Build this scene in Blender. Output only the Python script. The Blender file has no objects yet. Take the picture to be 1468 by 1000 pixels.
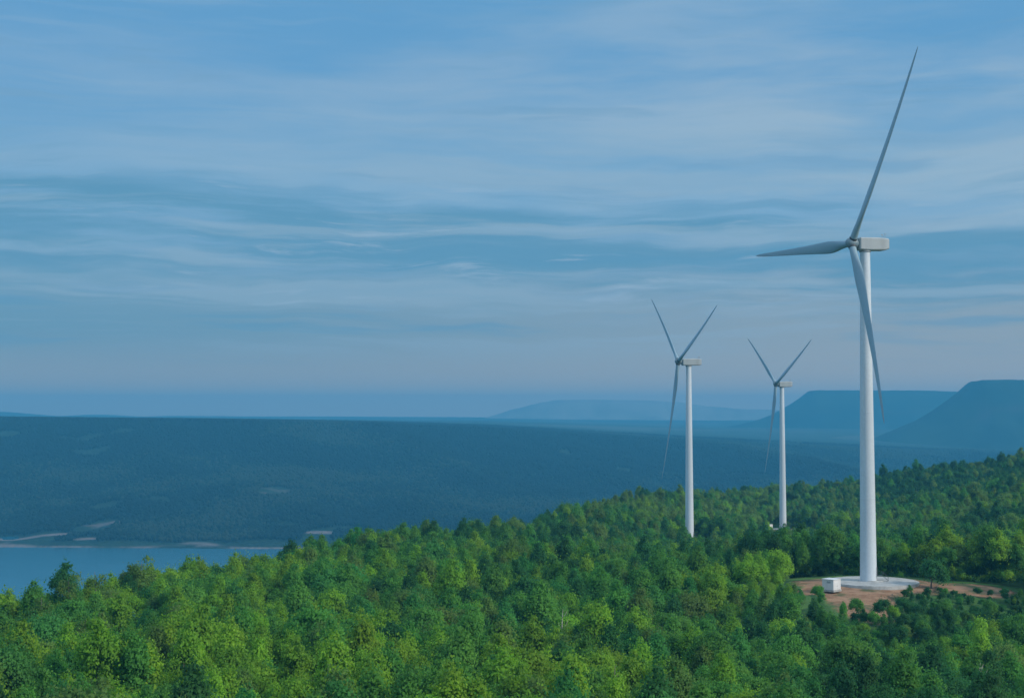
import bpy, bmesh, math, random
import numpy as np
from mathutils import Matrix, Vector

# ---------------------------------------------------------------- camera, world, sun
scene = bpy.context.scene
COL = scene.collection
F = 2100.0                       # focal length in pixels of a 1468 px wide frame
PITCH = math.atan(92.0 / F)
cam_data = bpy.data.cameras.new('camera')
cam_data.sensor_width = 36.0
cam_data.lens = 36.0 * F / 1468.0
cam_data.clip_start = 1.0
cam_data.clip_end = 120000.0
cam = bpy.data.objects.new('camera', cam_data)
COL.objects.link(cam)
cam.rotation_euler = (math.pi / 2 + PITCH, 0, 0)
scene.camera = cam

SUN_EL, SUN_AZ = math.radians(32), math.radians(118)   # azimuth clockwise from +Y
world = bpy.data.worlds.new('World')
scene.world = world
world.use_nodes = True


def nodes_of(tree):
    nt = tree

    def N(kind, **kw):
        n = nt.nodes.new(kind)
        for k, v in kw.items():
            if k.startswith('i_'):
                n.inputs[k[2:].replace('_', ' ')].default_value = v
            else:
                setattr(n, k, v)
        return n

    def L(a, b):
        nt.links.new(a, b)

    def M(op, a, b=None, c=None, clamp=False):
        n = nt.nodes.new('ShaderNodeMath')
        n.operation = op
        n.use_clamp = clamp
        for i, v in enumerate((a, b, c)):
            if v is None:
                continue
            if isinstance(v, (int, float)):
                n.inputs[i].default_value = v
            else:
                nt.links.new(v, n.inputs[i])
        return n.outputs[0]

    def SS(x, lo, hi, a=0.0, b=1.0):
        n = nt.nodes.new('ShaderNodeMapRange')
        n.interpolation_type = 'SMOOTHSTEP'
        n.inputs['From Min'].default_value = lo
        n.inputs['From Max'].default_value = hi
        n.inputs['To Min'].default_value = a
        n.inputs['To Max'].default_value = b
        nt.links.new(x, n.inputs['Value'])
        return n.outputs[0]

    def MIX(fac, a, b, blend='MIX'):
        n = nt.nodes.new('ShaderNodeMix')
        n.data_type = 'RGBA'
        n.blend_type = blend
        for sock, v in ((n.inputs[0], fac), (n.inputs[6], a), (n.inputs[7], b)):
            if isinstance(v, (int, float)):
                sock.default_value = v
            elif isinstance(v, tuple):
                sock.default_value = v if len(v) == 4 else v + (1.0,)
            else:
                nt.links.new(v, sock)
        return n.outputs[2]

    def NOISE(vec, scale, detail=4, rough=0.55, dist=0.0):
        n = nt.nodes.new('ShaderNodeTexNoise')
        n.inputs['Scale'].default_value = scale
        n.inputs['Detail'].default_value = detail
        n.inputs['Roughness'].default_value = rough
        n.inputs['Distortion'].default_value = dist
        nt.links.new(vec, n.inputs['Vector'])
        return n.outputs['Fac']

    def SCALEV(vec, s, o=(0, 0, 0)):
        n = nt.nodes.new('ShaderNodeMapping')
        n.inputs['Scale'].default_value = s
        n.inputs['Location'].default_value = o
        nt.links.new(vec, n.inputs['Vector'])
        return n.outputs[0]
    return N, L, M, SS, MIX, NOISE, SCALEV


def build_world():
    nt = world.node_tree
    nt.nodes.clear()
    N, L, M, SS, MIX, NOISE, SCALEV = nodes_of(nt)
    out = N('ShaderNodeOutputWorld')
    bg = N('ShaderNodeBackground')
    bg.inputs['Strength'].default_value = 0.1
    sky = N('ShaderNodeTexSky')
    sky.sky_type = 'NISHITA'
    sky.sun_disc = False
    sky.sun_elevation = SUN_EL
    sky.sun_rotation = SUN_AZ
    sky.altitude = 400
    sky.air_density = 1.0
    sky.dust_density = 0.6
    sky.ozone_density = 3.0
    tc = N('ShaderNodeTexCoord')
    d = tc.outputs['Generated']
    sep = N('ShaderNodeSeparateXYZ')
    L(d, sep.inputs[0])
    x, y, z = sep.outputs
    # thin stratus: noise drawn out along the horizon
    warp = NOISE(SCALEV(d, (3, 3, 9)), 1.6, 3)
    add = N('ShaderNodeVectorMath', operation='MULTIPLY_ADD')
    comb = N('ShaderNodeCombineXYZ')
    L(M('SUBTRACT', warp, 0.5), comb.inputs[2])
    L(comb.outputs[0], add.inputs[0])
    add.inputs[1].default_value = (0, 0, 0.035)
    L(d, add.inputs[2])
    dw = add.outputs[0]
    veil = NOISE(SCALEV(dw, (2.2, 2.2, 15), (3.1, 0, 0.4)), 1.5, 6, 0.55, 0.15)
    streak = NOISE(SCALEV(dw, (5, 5, 60), (1.3, 4, 2.2)), 1.4, 6, 0.6, 0.0)
    fine = NOISE(SCALEV(dw, (4, 4, 110), (2.3, 8, 3.7)), 1.5, 7, 0.68, 0.0)
    band = NOISE(SCALEV(dw, (2.4, 2.4, 36), (7.7, 2, 1.9)), 1.35, 6, 0.56, 0.0)
    wisp = NOISE(SCALEV(dw, (7, 7, 95), (5.3, 1, 7.1)), 1.3, 6, 0.66, 0.0)
    col = MIX(0.9, sky.outputs[0], (1.25, 3.5, 6.15))                       # even high cloud over blue
    # paler, slightly warmer veil, more of it to the right and lower down
    vf = M('MULTIPLY', SS(veil, 0.36, 0.66), M('MULTIPLY', SS(x, -0.35, 0.30, 0.40, 0.95), SS(z, 0.30, 0.17, 0.45, 1.0)), clamp=True)
    col = MIX(vf, col, (3.65, 4.95, 6.2))
    col = MIX(M('MULTIPLY', SS(z, 0.24, 0.15), 0.45), col, (2.65, 4.5, 6.0))
    # grey, flat light towards the horizon
    low = MIX(SS(x, -0.35, 0.35), (1.65, 3.25, 4.5), (3.2, 3.9, 4.45))
    col = MIX(SS(z, 0.135, 0.055), col, low)
    col = MIX(SS(z, 0.06, 0.0), col, MIX(SS(x, -0.35, 0.35), (4.4, 4.0, 3.6), (5.2, 4.6, 4.0)))
    # unseen sky overhead, brightened to add ambient light
    col = MIX(SS(z, 0.34, 0.75), col, (5.6, 7.3, 9.3))
    # darker slate-blue cloud bank low in the sky
    zt = M('ADD', M('ADD', z, M('MULTIPLY', x, 0.045)), M('MULTIPLY', M('SUBTRACT', veil, 0.5), 0.075))
    bank_e = M('MULTIPLY', SS(zt, 0.062, 0.096), SS(zt, 0.142, 0.126))
    bf = M('MULTIPLY', bank_e, SS(M('ADD', M('MULTIPLY', veil, 0.45), M('MULTIPLY', streak, 0.55)), 0.60, 0.42))
    col = MIX(M('MULTIPLY', bf, 0.78), col, (1.05, 2.95, 4.6))
    sf = M('MULTIPLY', SS(streak, 0.54, 0.68), SS(z, 0.05, 0.08))
    col = MIX(M('MULTIPLY', sf, 0.42), col, (1.7, 3.5, 5.4))
    ff = M('MULTIPLY', SS(fine, 0.50, 0.68), SS(z, 0.03, 0.07))
    col = MIX(M('MULTIPLY', ff, 0.13), col, (3.5, 4.9, 6.1))
    fd = M('MULTIPLY', SS(fine, 0.48, 0.32), SS(z, 0.05, 0.08))
    col = MIX(M('MULTIPLY', fd, 0.10), col, (1.3, 3.3, 5.3))
    bg_ = M('MULTIPLY', SS(z, 0.028, 0.06), SS(z, 0.22, 0.13))
    col = MIX(M('MULTIPLY', M('MULTIPLY', SS(band, 0.50, 0.62), bg_), 0.5), col, (3.1, 4.55, 5.8))
    col = MIX(M('MULTIPLY', M('MULTIPLY', SS(band, 0.47, 0.36), bg_), 0.5), col, (1.15, 3.1, 4.9))
    # small bright wisps around the bank
    wf = M('MULTIPLY', SS(wisp, 0.57, 0.70), M('MULTIPLY', SS(z, 0.06, 0.085), SS(z, 0.20, 0.13)))
    col = MIX(M('MULTIPLY', wf, 0.55), col, (3.5, 4.9, 6.3))
    L(col, bg.inputs['Color'])
    L(bg.outputs[0], out.inputs['Surface'])


build_world()
sun_data = bpy.data.lights.new('sun', 'SUN')
sun_data.energy = 2.5
sun_data.angle = math.radians(10)
sun_data.color = (1.0, 0.90, 0.76)
sun = bpy.data.objects.new('sun', sun_data)
COL.objects.link(sun)
sd = Vector((math.sin(SUN_AZ) * math.cos(SUN_EL), math.cos(SUN_AZ) * math.cos(SUN_EL), math.sin(SUN_EL)))
sun.rotation_euler = sd.to_track_quat('Z', 'Y').to_euler()
sun.location = (300, -200, 300)

scene.view_settings.view_transform = 'Standard'
scene.view_settings.look = 'None'
scene.view_settings.exposure = 0.0
scene.view_settings.gamma = 1.0

# ---------------------------------------------------------------- helpers
rng = np.random.default_rng(7)
random.seed(7)


def ray(u, v):
    cx, cy = (u - 734) / F, (500 - v) / F
    return np.array([cx, math.cos(PITCH) - cy * math.sin(PITCH), math.sin(PITCH) + cy * math.cos(PITCH)])


def at(u, v, Y):
    r = ray(u, v)
    return r * (Y / r[1])


def project(P):
    P = np.asarray(P, float)
    d = P[..., 1] * math.cos(PITCH) + P[..., 2] * math.sin(PITCH)
    up = -P[..., 1] * math.sin(PITCH) + P[..., 2] * math.cos(PITCH)
    return 734 + F * P[..., 0] / d, 500 - F * up / d


def mesh_from(name, verts, faces, mat=None, smooth=False):
    me = bpy.data.meshes.new(name)
    me.from_pydata([tuple(map(float, v)) for v in verts], [], faces)
    if mat:
        me.materials.append(mat)
    if smooth:
        me.polygons.foreach_set('use_smooth', [True] * len(me.polygons))
    me.update()
    return me


def obj(name, me, parent=None):
    o = bpy.data.objects.new(name, me)
    COL.objects.link(o)
    if parent is not None:
        o.parent = parent
    return o


def thing(name, label, cat, loc=(0, 0, 0), rz=0.0, group=None):
    o = bpy.data.objects.new(name, None)
    o.empty_display_size = 1.0
    COL.objects.link(o)
    o.location = loc
    o.rotation_euler = (0, 0, rz)
    o['label'] = label
    o['category'] = cat
    if group:
        o['group'] = group
    return o


class MB:
    """collects simple shapes into one mesh"""

    def __init__(self):
        self.v, self.f = [], []

    def add(self, verts, faces):
        n = len(self.v)
        self.v += [tuple(p) for p in verts]
        self.f += [tuple(i + n for i in f) for f in faces]

    def box(self, c, s, bevel=0.0):
        x, y, z = (k / 2 for k in s)
        if bevel <= 0:
            vs = [(c[0] + a * x, c[1] + b * y, c[2] + d * z) for d in (-1, 1) for a, b in ((-1, -1), (1, -1), (1, 1), (-1, 1))]
            fs = [(3, 2, 1, 0), (4, 5, 6, 7)] + [(i, (i + 1) % 4, 4 + (i + 1) % 4, 4 + i) for i in range(4)]
            self.add(vs, fs)
            return
        b = bevel
        ring = []
        for zz, ins in ((-z, b), (-z + b, 0), (z - b, 0), (z, b)):
            xx, yy = x - ins, y - ins
            bb = b if ins == 0 else b * 0.7
            pts = [(xx - bb, -yy), (xx, -yy + bb), (xx, yy - bb), (xx - bb, yy), (-xx + bb, yy), (-xx, yy - bb), (-xx, -yy + bb), (-xx + bb, -yy)]
            ring.append([(c[0] + p[0], c[1] + p[1], c[2] + zz) for p in pts])
        vs = sum(ring, [])
        fs = [tuple(range(7, -1, -1)), tuple(range(24, 32))]
        for k in range(3):
            for i in range(8):
                j = (i + 1) % 8
                fs.append((k * 8 + i, k * 8 + j, k * 8 + 8 + j, k * 8 + 8 + i))
        self.add(vs, fs)

    def lathe(self, prof, n=32, c=(0, 0, 0), cap=True):
        vs, fs = [], []
        for r, z in prof:
            for i in range(n):
                a = 2 * math.pi * i / n
                vs.append((c[0] + r * math.cos(a), c[1] + r * math.sin(a), c[2] + z))
        for k in range(len(prof) - 1):
            for i in range(n):
                j = (i + 1) % n
                fs.append((k * n + i, k * n + j, k * n + n + j, k * n + n + i))
        if cap:
            fs.append(tuple(range(n - 1, -1, -1)))
            fs.append(tuple(range((len(prof) - 1) * n, len(prof) * n)))
        self.add(vs, fs)

    def tube(self, pts, radii, n=6):
        pts = [Vector(p) for p in pts]
        vs, fs = [], []
        for k, p in enumerate(pts):
            d = (pts[min(k + 1, len(pts) - 1)] - pts[max(k - 1, 0)]).normalized()
            s = d.orthogonal().normalized()
            t = d.cross(s)
            for i in range(n):
                a = 2 * math.pi * i / n
                vs.append(tuple(p + radii[k] * (math.cos(a) * s + math.sin(a) * t)))
        for k in range(len(pts) - 1):
            for i in range(n):
                j = (i + 1) % n
                fs.append((k * n + i, k * n + j, k * n + n + j, k * n + n + i))
        fs.append(tuple(range(n - 1, -1, -1)))
        fs.append(tuple(range((len(pts) - 1) * n, len(pts) * n)))
        self.add(vs, fs)

    def mesh(self, name, mat, smooth=False):
        return mesh_from(name, self.v, self.f, mat, smooth)


def smooth_by_angle(me, deg=35):
    me.polygons.foreach_set('use_smooth', [True] * len(me.polygons))
    me.update()
    c = math.cos(math.radians(deg))
    nrm = [p.normal.copy() for p in me.polygons]
    by = {}
    for p in me.polygons:
        for k in p.edge_keys:
            by.setdefault(k, []).append(p.index)
    sharp = [False] * len(me.edges)
    for e in me.edges:
        k = tuple(sorted(e.vertices))
        fs = by.get(k, [])
        if len(fs) == 2 and nrm[fs[0]].dot(nrm[fs[1]]) < c:
            sharp[e.index] = True
    at_ = me.attributes.get('sharp_edge') or me.attributes.new('sharp_edge', 'BOOLEAN', 'EDGE')
    at_.data.foreach_set('value', sharp)


def new_mat(name):
    m = bpy.data.materials.new(name)
    m.use_nodes = True
    nt = m.node_tree
    nt.nodes.clear()
    fn = nodes_of(nt)
    out = fn[0]('ShaderNodeOutputMaterial')
    return m, nt, out, fn


def paint_mat(name, col, rough=0.45, var=0.06, scale=0.6, streak=True):
    m, nt, out, (N, L, M, SS, MIX, NOISE, SCALEV) = new_mat(name)
    bs = N('ShaderNodeBsdfPrincipled')
    tc = N('ShaderNodeTexCoord')
    v = tc.outputs['Object']
    n1 = NOISE(SCALEV(v, (1, 1, 0.12 if streak else 1)), scale, 6, 0.6)
    n2 = NOISE(v, scale * 6, 4)
    f = SS(M('ADD', M('MULTIPLY', n1, 0.7), M('MULTIPLY', n2, 0.3)), 0.35, 0.65)
    dark = tuple(c * (1 - 2.2 * var) for c in col)
    L(MIX(f, dark, tuple(min(1, c * (1 + var)) for c in col)), bs.inputs['Base Color'])
    L(SS(n2, 0.3, 0.7, rough - 0.08, rough + 0.1), bs.inputs['Roughness'])
    L(bs.outputs[0], out.inputs['Surface'])
    return m


# ---------------------------------------------------------------- terrain heights
def tps_fit(P, z, lam=30.0):
    n = len(P)
    D = np.linalg.norm(P[:, None] - P[None], axis=2) / 200.0
    K = np.where(D > 0, D * D * np.log(np.maximum(D, 1e-9)), 0) + lam * 1e-4 * np.eye(n)
    A = np.zeros((n + 3, n + 3))
    A[:n, :n] = K
    A[:n, n] = 1
    A[:n, n + 1:] = P / 200.0
    A[n, :n] = 1
    A[n + 1:, :n] = (P / 200.0).T
    w = np.linalg.solve(A, np.concatenate([z, np.zeros(3)]))

    def ev(X, Y):
        Q = np.stack([np.ravel(X), np.ravel(Y)], 1)
        out = np.empty(len(Q))
        for i in range(0, len(Q), 40000):
            q = Q[i:i + 40000]
            D = np.linalg.norm(q[:, None] - P[None], axis=2) / 200.0
            out[i:i + 40000] = np.where(D > 0, D * D * np.log(np.maximum(D, 1e-9)), 0) @ w[:n] + w[n] + (q / 200.0) @ w[n + 1:]
        return out.reshape(np.shape(X))
    return ev


SKY_U = np.array([-700, -300, 0, 100, 200, 300, 400, 500, 600, 700, 750, 800, 900, 1000, 1100, 1200, 1300, 1400, 1468, 1800, 2200])
SKY_V = np.array([985, 930, 892, 848, 831, 814, 796, 771, 763, 752, 750, 732, 708, 703, 699, 691, 674, 662, 652, 622, 600])
SKY_Y = np.array([250, 280, 300, 330, 360, 390, 430, 480, 540, 600, 640, 750, 950, 1050, 1150, 1150, 1150, 1120, 1100, 1000, 950.])
CANOPY = 10.6
pts, zs = [], []
for u, v, Y in zip(SKY_U, SKY_V, SKY_Y):
    p = at(u, v, Y)
    pts.append(p[:2]); zs.append(p[2] - CANOPY)
for u, v, Y in [(-300, 1000, 190), (0, 1000, 190), (370, 1000, 190), (734, 1000, 190), (1100, 1000, 192), (1468, 1000, 195), (1800, 1000, 195),
                (0, 930, 240), (200, 900, 265), (370, 880, 290), (734, 900, 275), (734, 840, 365), (600, 800, 430), (950, 900, 280),
                (850, 800, 480), (950, 785, 600), (1120, 905, 310), (1250, 925, 290), (1400, 930, 285), (1468, 880, 340),
                (1060, 790, 640), (1100, 730, 1000), (1300, 720, 820), (1440, 730, 700), (1440, 800, 480), (1300, 770, 560)]:
    p = at(u, v, Y)
    pts.append(p[:2]); zs.append(p[2] - CANOPY)
for X, Y in [(-80, 60), (0, 60), (80, 60), (-90, 120), (0, 120), (90, 120)]:
    pts.append((X, Y)); zs.append(-45.0)
T1 = at(1245, 833, 392.9)
T2 = at(988.5, 772.5, 750.0)
T3 = at(1122.5, 758, 917.0)
for k_, z_ in ((0.955, -73.6), (0.9, -75.0), (0.84, -74.5), (0.78, -72.5)):
    pts.append(T3[:2] * k_); zs.append(z_)
for T in (T1, T2, T3):
    pts.append(T[:2]); zs.append(T[2] - 0.3)
pts.append((T1[0] - 14, T1[1])); zs.append(T1[2] - 0.4)
pts.append((T1[0] + 14, T1[1])); zs.append(T1[2] - 0.4)
pts.append((T1[0] - 4, T1[1] - 30)); zs.append(T1[2] - 2.6)
pts.append((T1[0] - 8, T1[1] - 52)); zs.append(T1[2] - 5.5)
pts.append((T1[0] + 28, T1[1] - 8)); zs.append(T1[2] - 0.8)
pts.append((T1[0], T1[1] + 18)); zs.append(T1[2] - 0.4)
near_fn = tps_fit(np.array(pts, float), np.array(zs))


def vnoise(X, Y, seed=0):
    xi, yi = np.floor(X).astype(np.int64), np.floor(Y).astype(np.int64)
    fx, fy = X - xi, Y - yi
    fx, fy = fx * fx * (3 - 2 * fx), fy * fy * (3 - 2 * fy)

    def h(i, j):
        n = (i * 374761393 + j * 668265263 + seed * 1274126177) & 0xFFFFFFFF
        n = ((n ^ (n >> 13)) * 1274126177) & 0xFFFFFFFF
        return ((n ^ (n >> 16)) & 0xFFFF) / 65535.0
    a, b, c, d = h(xi, yi), h(xi + 1, yi), h(xi, yi + 1), h(xi + 1, yi + 1)
    return (a * (1 - fx) + b * fx) * (1 - fy) + (c * (1 - fx) + d * fx) * fy


def fbm(X, Y, scale, octv=4, seed=0):
    s, amp, tot = 0, 1, 0
    for k in range(octv):
        s = s + amp * (vnoise(X / scale, Y / scale, seed + k * 17) - 0.5)
        tot += amp * 0.5
        amp *= 0.5
        scale *= 0.5
    return s / tot


def sstep(a, b, x):
    t = np.clip((x - a) / (b - a), 0, 1)
    return t * t * (3 - 2 * t)


LAKE = -263.0


def far_height(X, Y):
    u = 734 + F * X / np.maximum(Y, 1)
    shore = 2960 + 120 * fbm(X, Y * 0, 900, 3, 5) + np.interp(u, [-600, 0, 700, 1468, 2400], [200, 20, 0, 150, 300])
    edge = np.interp(u, [-1500, 0, 500, 900, 1200, 1468, 2400], [4900, 4700, 4800, 5200, 5600, 5900, 6200]) + 260 * fbm(X, Y * 0.3, 1500, 4, 9)
    vt = np.interp(u, [-1500, 0, 300, 500, 700, 900, 1100, 1300, 1468, 2400], [596, 602, 605, 609, 617, 630, 640, 648, 652, 660])
    zt = -(vt - 592) / F * edge
    s = np.clip((Y - shore) / (edge - shore), 0, 1)
    prof = np.where(s < 0.12, s * 0.55, 0.066 + (s - 0.12) * (0.934 / 0.88))
    prof = prof * (1 - 0.10 * np.sin(math.pi * s) ** 2)
    rise = LAKE + 1.0 + (zt - LAKE - 1.0) * prof
    gully = fbm(X + 0.35 * Y, Y * 0.25, 420, 4, 3)
    rise = rise + gully * 80 * np.sin(math.pi * np.clip(s, 0, 1)) ** 0.8 + fbm(X, Y, 120, 3, 21) * 5 * np.minimum(s * 12, 1)
    bed = np.minimum(LAKE + (Y - shore) * 0.06, 0)
    z = np.where(Y < shore, np.maximum(bed, LAKE - 22), rise)
    # behind the edge: plateau on the left, lower plain on the right
    far_v = np.interp(u, [-1500, 300, 700, 1000, 1468, 2400], [598, 601, 603, 612, 616, 618])
    plain = np.minimum(-(far_v - 592) / F * 9000, -18.0)
    q = sstep(0, 3500, Y - edge)
    z = np.where(Y > edge, zt * (1 - q) + plain * q, z)
    und = fbm(X, Y, 3500, 4, 31) * 11 * sstep(5500, 9000, Y)
    z = z + und
    # the land rises gently to the skyline
    z = z + sstep(9500, 13600, Y) * (np.interp(u, [-1500, 0, 400, 700, 1000, 1468, 2400], [-22, -24, -28, -36, -50, -40, -40]) - plain) * sstep(5000, 6000, Y)
    # low hills on the skyline at the left
    def hill(u0, Yh, w, d, hgt):
        X0 = (u0 - 734) / F * Yh
        return hgt * np.exp(-(((X - X0) / w) ** 4)) * np.exp(-((Y - Yh) / d) ** 2)
    z = z + hill(-60, 11500, 560, 900, 48) + hill(140, 12500, 170, 600, 18) + hill(280, 12900, 400, 700, 9)
    return z


def ground_height(X, Y):
    X, Y = np.asarray(X, float), np.asarray(Y, float)
    u = 734 + F * X / np.maximum(Y, 1)
    S = np.interp(u, SKY_U, SKY_Y)
    zn = near_fn(np.clip(X, -1.1 * np.maximum(Y, 40), 1.1 * np.maximum(Y, 40)), np.minimum(Y, S + 60))
    d1 = np.hypot(X - T1[0], Y - T1[1])
    zn = zn + fbm(X, Y, 60, 3, 77) * 1.6 * sstep(25, 70, d1)
    over = np.maximum(Y - S + 4, 0)
    zn = zn - np.where(over < 70, over ** 2 / 140 * 0.5, 0.5 * (over - 35))
    zf = far_height(X, Y)
    w = sstep(2100, 2600, Y)
    z = np.maximum(zn, LAKE - 22) * (1 - w) + zf * w
    return z


# ---------------------------------------------------------------- terrain material
def terrain_mat():
    m, nt, out, (N, L, M, SS, MIX, NOISE, SCALEV) = new_mat('terrain')
    bs = N('ShaderNodeBsdfPrincipled')
    bs.inputs['Roughness'].default_value = 0.9
    bs.inputs['Specular IOR Level'].default_value = 0.1
    geo = N('ShaderNodeNewGeometry')
    P = geo.outputs['Position']
    sep = N('ShaderNodeSeparateXYZ')
    L(P, sep.inputs[0])
    x, y, z = sep.outputs
    # woodland seen from afar: crowns as cells, stands as big patches
    vor = N('ShaderNodeTexVoronoi')
    vor.inputs['Scale'].default_value = 1 / 11.0
    L(SCALEV(P, (1, 1, 0.3)), vor.inputs['Vector'])
    big = NOISE(SCALEV(P, (1, 0.6, 1)), 1 / 420.0, 5, 0.6)
    mid = NOISE(P, 1 / 70.0, 4, 0.6)
    f = M('ADD', M('MULTIPLY', big, 0.6), M('MULTIPLY', mid, 0.4))
    c = MIX(SS(f, 0.36, 0.64), (0.006, 0.026, 0.018), (0.020, 0.050, 0.026))  # far slope: teal of the hazy distance tinted into the ground colour
    sepc = N('ShaderNodeSeparateColor')
    L(vor.outputs['Color'], sepc.inputs[0])
    c = MIX(M('MULTIPLY', SS(sepc.outputs[0], 0.2, 1.0), 0.45), c, (0.028, 0.062, 0.030))
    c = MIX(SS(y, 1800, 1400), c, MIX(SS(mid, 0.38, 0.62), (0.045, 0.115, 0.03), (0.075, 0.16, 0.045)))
    # thin woodland and clearings with bare reddish soil
    bare = M('MULTIPLY', SS(NOISE(SCALEV(P, (0.5, 1, 1), (40, 10, 0)), 1 / 260.0, 6, 0.62), 0.62, 0.74), SS(z, -60, -200))
    c = MIX(M('MULTIPLY', bare, 0.55), c, (0.20, 0.15, 0.12))
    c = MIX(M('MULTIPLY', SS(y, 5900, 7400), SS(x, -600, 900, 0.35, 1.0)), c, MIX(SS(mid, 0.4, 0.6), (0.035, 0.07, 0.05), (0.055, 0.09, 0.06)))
    # dry fields on the plain beyond
    vf = N('ShaderNodeTexVoronoi')
    vf.inputs['Scale'].default_value = 1 / 480.0
    L(P, vf.inputs['Vector'])
    sf = N('ShaderNodeSeparateColor')
    L(vf.outputs['Color'], sf.inputs[0])
    fld = M('MULTIPLY', SS(sf.outputs[0], 0.78, 0.86), SS(y, 6200, 7200))
    c = MIX(M('MULTIPLY', fld, 0.55), c, (0.12, 0.14, 0.10))
    # sandy strip along the water line
    sh_n = NOISE(SCALEV(P, (1, 0.3, 1)), 1 / 160.0, 4)
    sh = M('MULTIPLY', SS(z, LAKE + 2.4, LAKE + 1.1), SS(sh_n, 0.47, 0.62))
    c = MIX(sh, c, (0.19, 0.17, 0.16))

    def patch(cx, cy, rx, ry, ns=0.5, sc=1 / 40.0, soft=0.08):
        dx = M('DIVIDE', M('SUBTRACT', x, cx), rx)
        dy = M('DIVIDE', M('SUBTRACT', y, cy), ry)
        d = M('SQRT', M('ADD', M('MULTIPLY', dx, dx), M('MULTIPLY', dy, dy)))
        n = NOISE(P, sc, 4, 0.6)
        return SS(M('ADD', d, M('MULTIPLY', M('SUBTRACT', n, 0.5), ns * 2)), 1.0 + soft, 1.0 - soft)
    for (u, v, w, dY, a) in SHORE_PATCHES:
        Y = dY
        c = MIX(M('MULTIPLY', patch((u - 734) / F * Y, Y, w / F * Y, 26 if w > 20 else 14, 1.1, 1 / 45.0, 0.4), a), c, (0.22, 0.18, 0.17))
    # graded red earth round the nearest turbine
    soil_n = NOISE(P, 1 / 3.0, 6, 0.65)
    soil = MIX(SS(soil_n, 0.35, 0.65), (0.25, 0.138, 0.078), (0.39, 0.240, 0.150))
    soil = MIX(SS(NOISE(P, 1 / 9.0, 4), 0.52, 0.66), soil, (0.10, 0.115, 0.055))
    dirt = None
    for (cx, cy, rx, ry) in CLEAR:
        p_ = patch(cx, cy, rx, ry, 0.32, 1 / 6.0, 0.12)
        dirt = p_ if dirt is None else M('MAXIMUM', dirt, p_)
    c = MIX(dirt, c, soil)
    L(c, bs.inputs['Base Color'])
    bump = N('ShaderNodeBump')
    bump.inputs['Strength'].default_value = 0.8
    bump.inputs['Distance'].default_value = 6.0
    hgt = M('MULTIPLY', M('SUBTRACT', 1.0, vor.outputs['Distance']), M('SUBTRACT', 1.0, dirt))
    L(hgt, bump.inputs['Height'])
    L(bump.outputs[0], bs.inputs['Normal'])
    L(bs.outputs[0], out.inputs['Surface'])
    return m


CLEAR = [(T1[0] - 1, T1[1] - 3, 19, 17), (T1[0] - 8, T1[1] - 24, 9, 22), (T1[0] + 26, T1[1] - 8, 10, 8), (T1[0] - 17, T1[1] - 12, 7, 5),
         (T3[0] - 5, T3[1] - 14, 13, 22), (T2[0], T2[1] - 8, 8, 10)]
SHORE_PATCHES = [(40, 763, 75, 3075, 0.9), (150, 751, 26, 3200, 0.6), (462, 764, 22, 3070, 0.9), (400, 712, 22, 3600, 0.25), (128, 779, 18, 2990, 0.8)]
TERR = terrain_mat()

tcol = np.concatenate([np.linspace(-1.0, -0.42, 40)[:-1], np.linspace(-0.42, 0.42, 300), np.linspace(0.42, 1.0, 40)[1:]])
yrow = np.concatenate([np.geomspace(25, 150, 22)[:-1], np.geomspace(150, 1300, 230)[:-1], np.geomspace(1300, 2700, 24)[:-1],
                       np.geomspace(2700, 6500, 170)[:-1], np.geomspace(6500, 14000, 90)])
TT, YY = np.meshgrid(tcol, yrow)
XX = TT * YY
ZZ = ground_height(XX, YY)
R, Cc = XX.shape
verts = np.stack([XX.ravel(), YY.ravel(), ZZ.ravel()], 1)
idx = np.arange(R * Cc).reshape(R, Cc)
quads = np.stack([idx[:-1, :-1], idx[:-1, 1:], idx[1:, 1:], idx[1:, :-1]], -1).reshape(-1, 4)


def fast_mesh(name, V, Q, mat=None, smooth=True):
    me = bpy.data.meshes.new(name)
    me.vertices.add(len(V))
    me.vertices.foreach_set('co', np.asarray(V, np.float32).ravel())
    me.loops.add(Q.size)
    me.loops.foreach_set('vertex_index', Q.astype(np.int32).ravel())
    me.polygons.add(len(Q))
    me.polygons.foreach_set('loop_start', np.arange(0, Q.size, Q.shape[1], dtype=np.int32))
    me.update(calc_edges=True)
    if smooth:
        me.polygons.foreach_set('use_smooth', np.ones(len(Q), bool))
    if mat:
        me.materials.append(mat)
    me.validate()
    return me


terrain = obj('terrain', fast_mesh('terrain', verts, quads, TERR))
terrain['kind'] = 'structure'


# ---------------------------------------------------------------- flat-topped mountains far off
def hill_mat(name='mountain_woodland', a=(0.012, 0.036, 0.024), b=(0.028, 0.058, 0.034)):
    m, nt, out, (N, L, M, SS, MIX, NOISE, SCALEV) = new_mat(name)
    bs = N('ShaderNodeBsdfPrincipled')
    bs.inputs['Roughness'].default_value = 0.95
    bs.inputs['Specular IOR Level'].default_value = 0.05
    geo = N('ShaderNodeNewGeometry')
    P = geo.outputs['Position']
    n = NOISE(P, 1 / 300.0, 6, 0.62)
    c = MIX(SS(n, 0.35, 0.65), a, b)
    sepn = N('ShaderNodeSeparateXYZ')
    L(geo.outputs['Normal'], sepn.inputs[0])
    c = MIX(SS(sepn.outputs[2], 0.72, 0.5), c, (0.06, 0.065, 0.06))
    L(c, bs.inputs['Base Color'])
    L(bs.outputs[0], out.inputs['Surface'])
    return m


HILL = hill_mat()
HAZED_HILL = hill_mat('mountain_painted_haze', (0.22, 0.23, 0.20), (0.30, 0.30, 0.26))  # pale base colour stands in for haze fading the farthest hill


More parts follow.
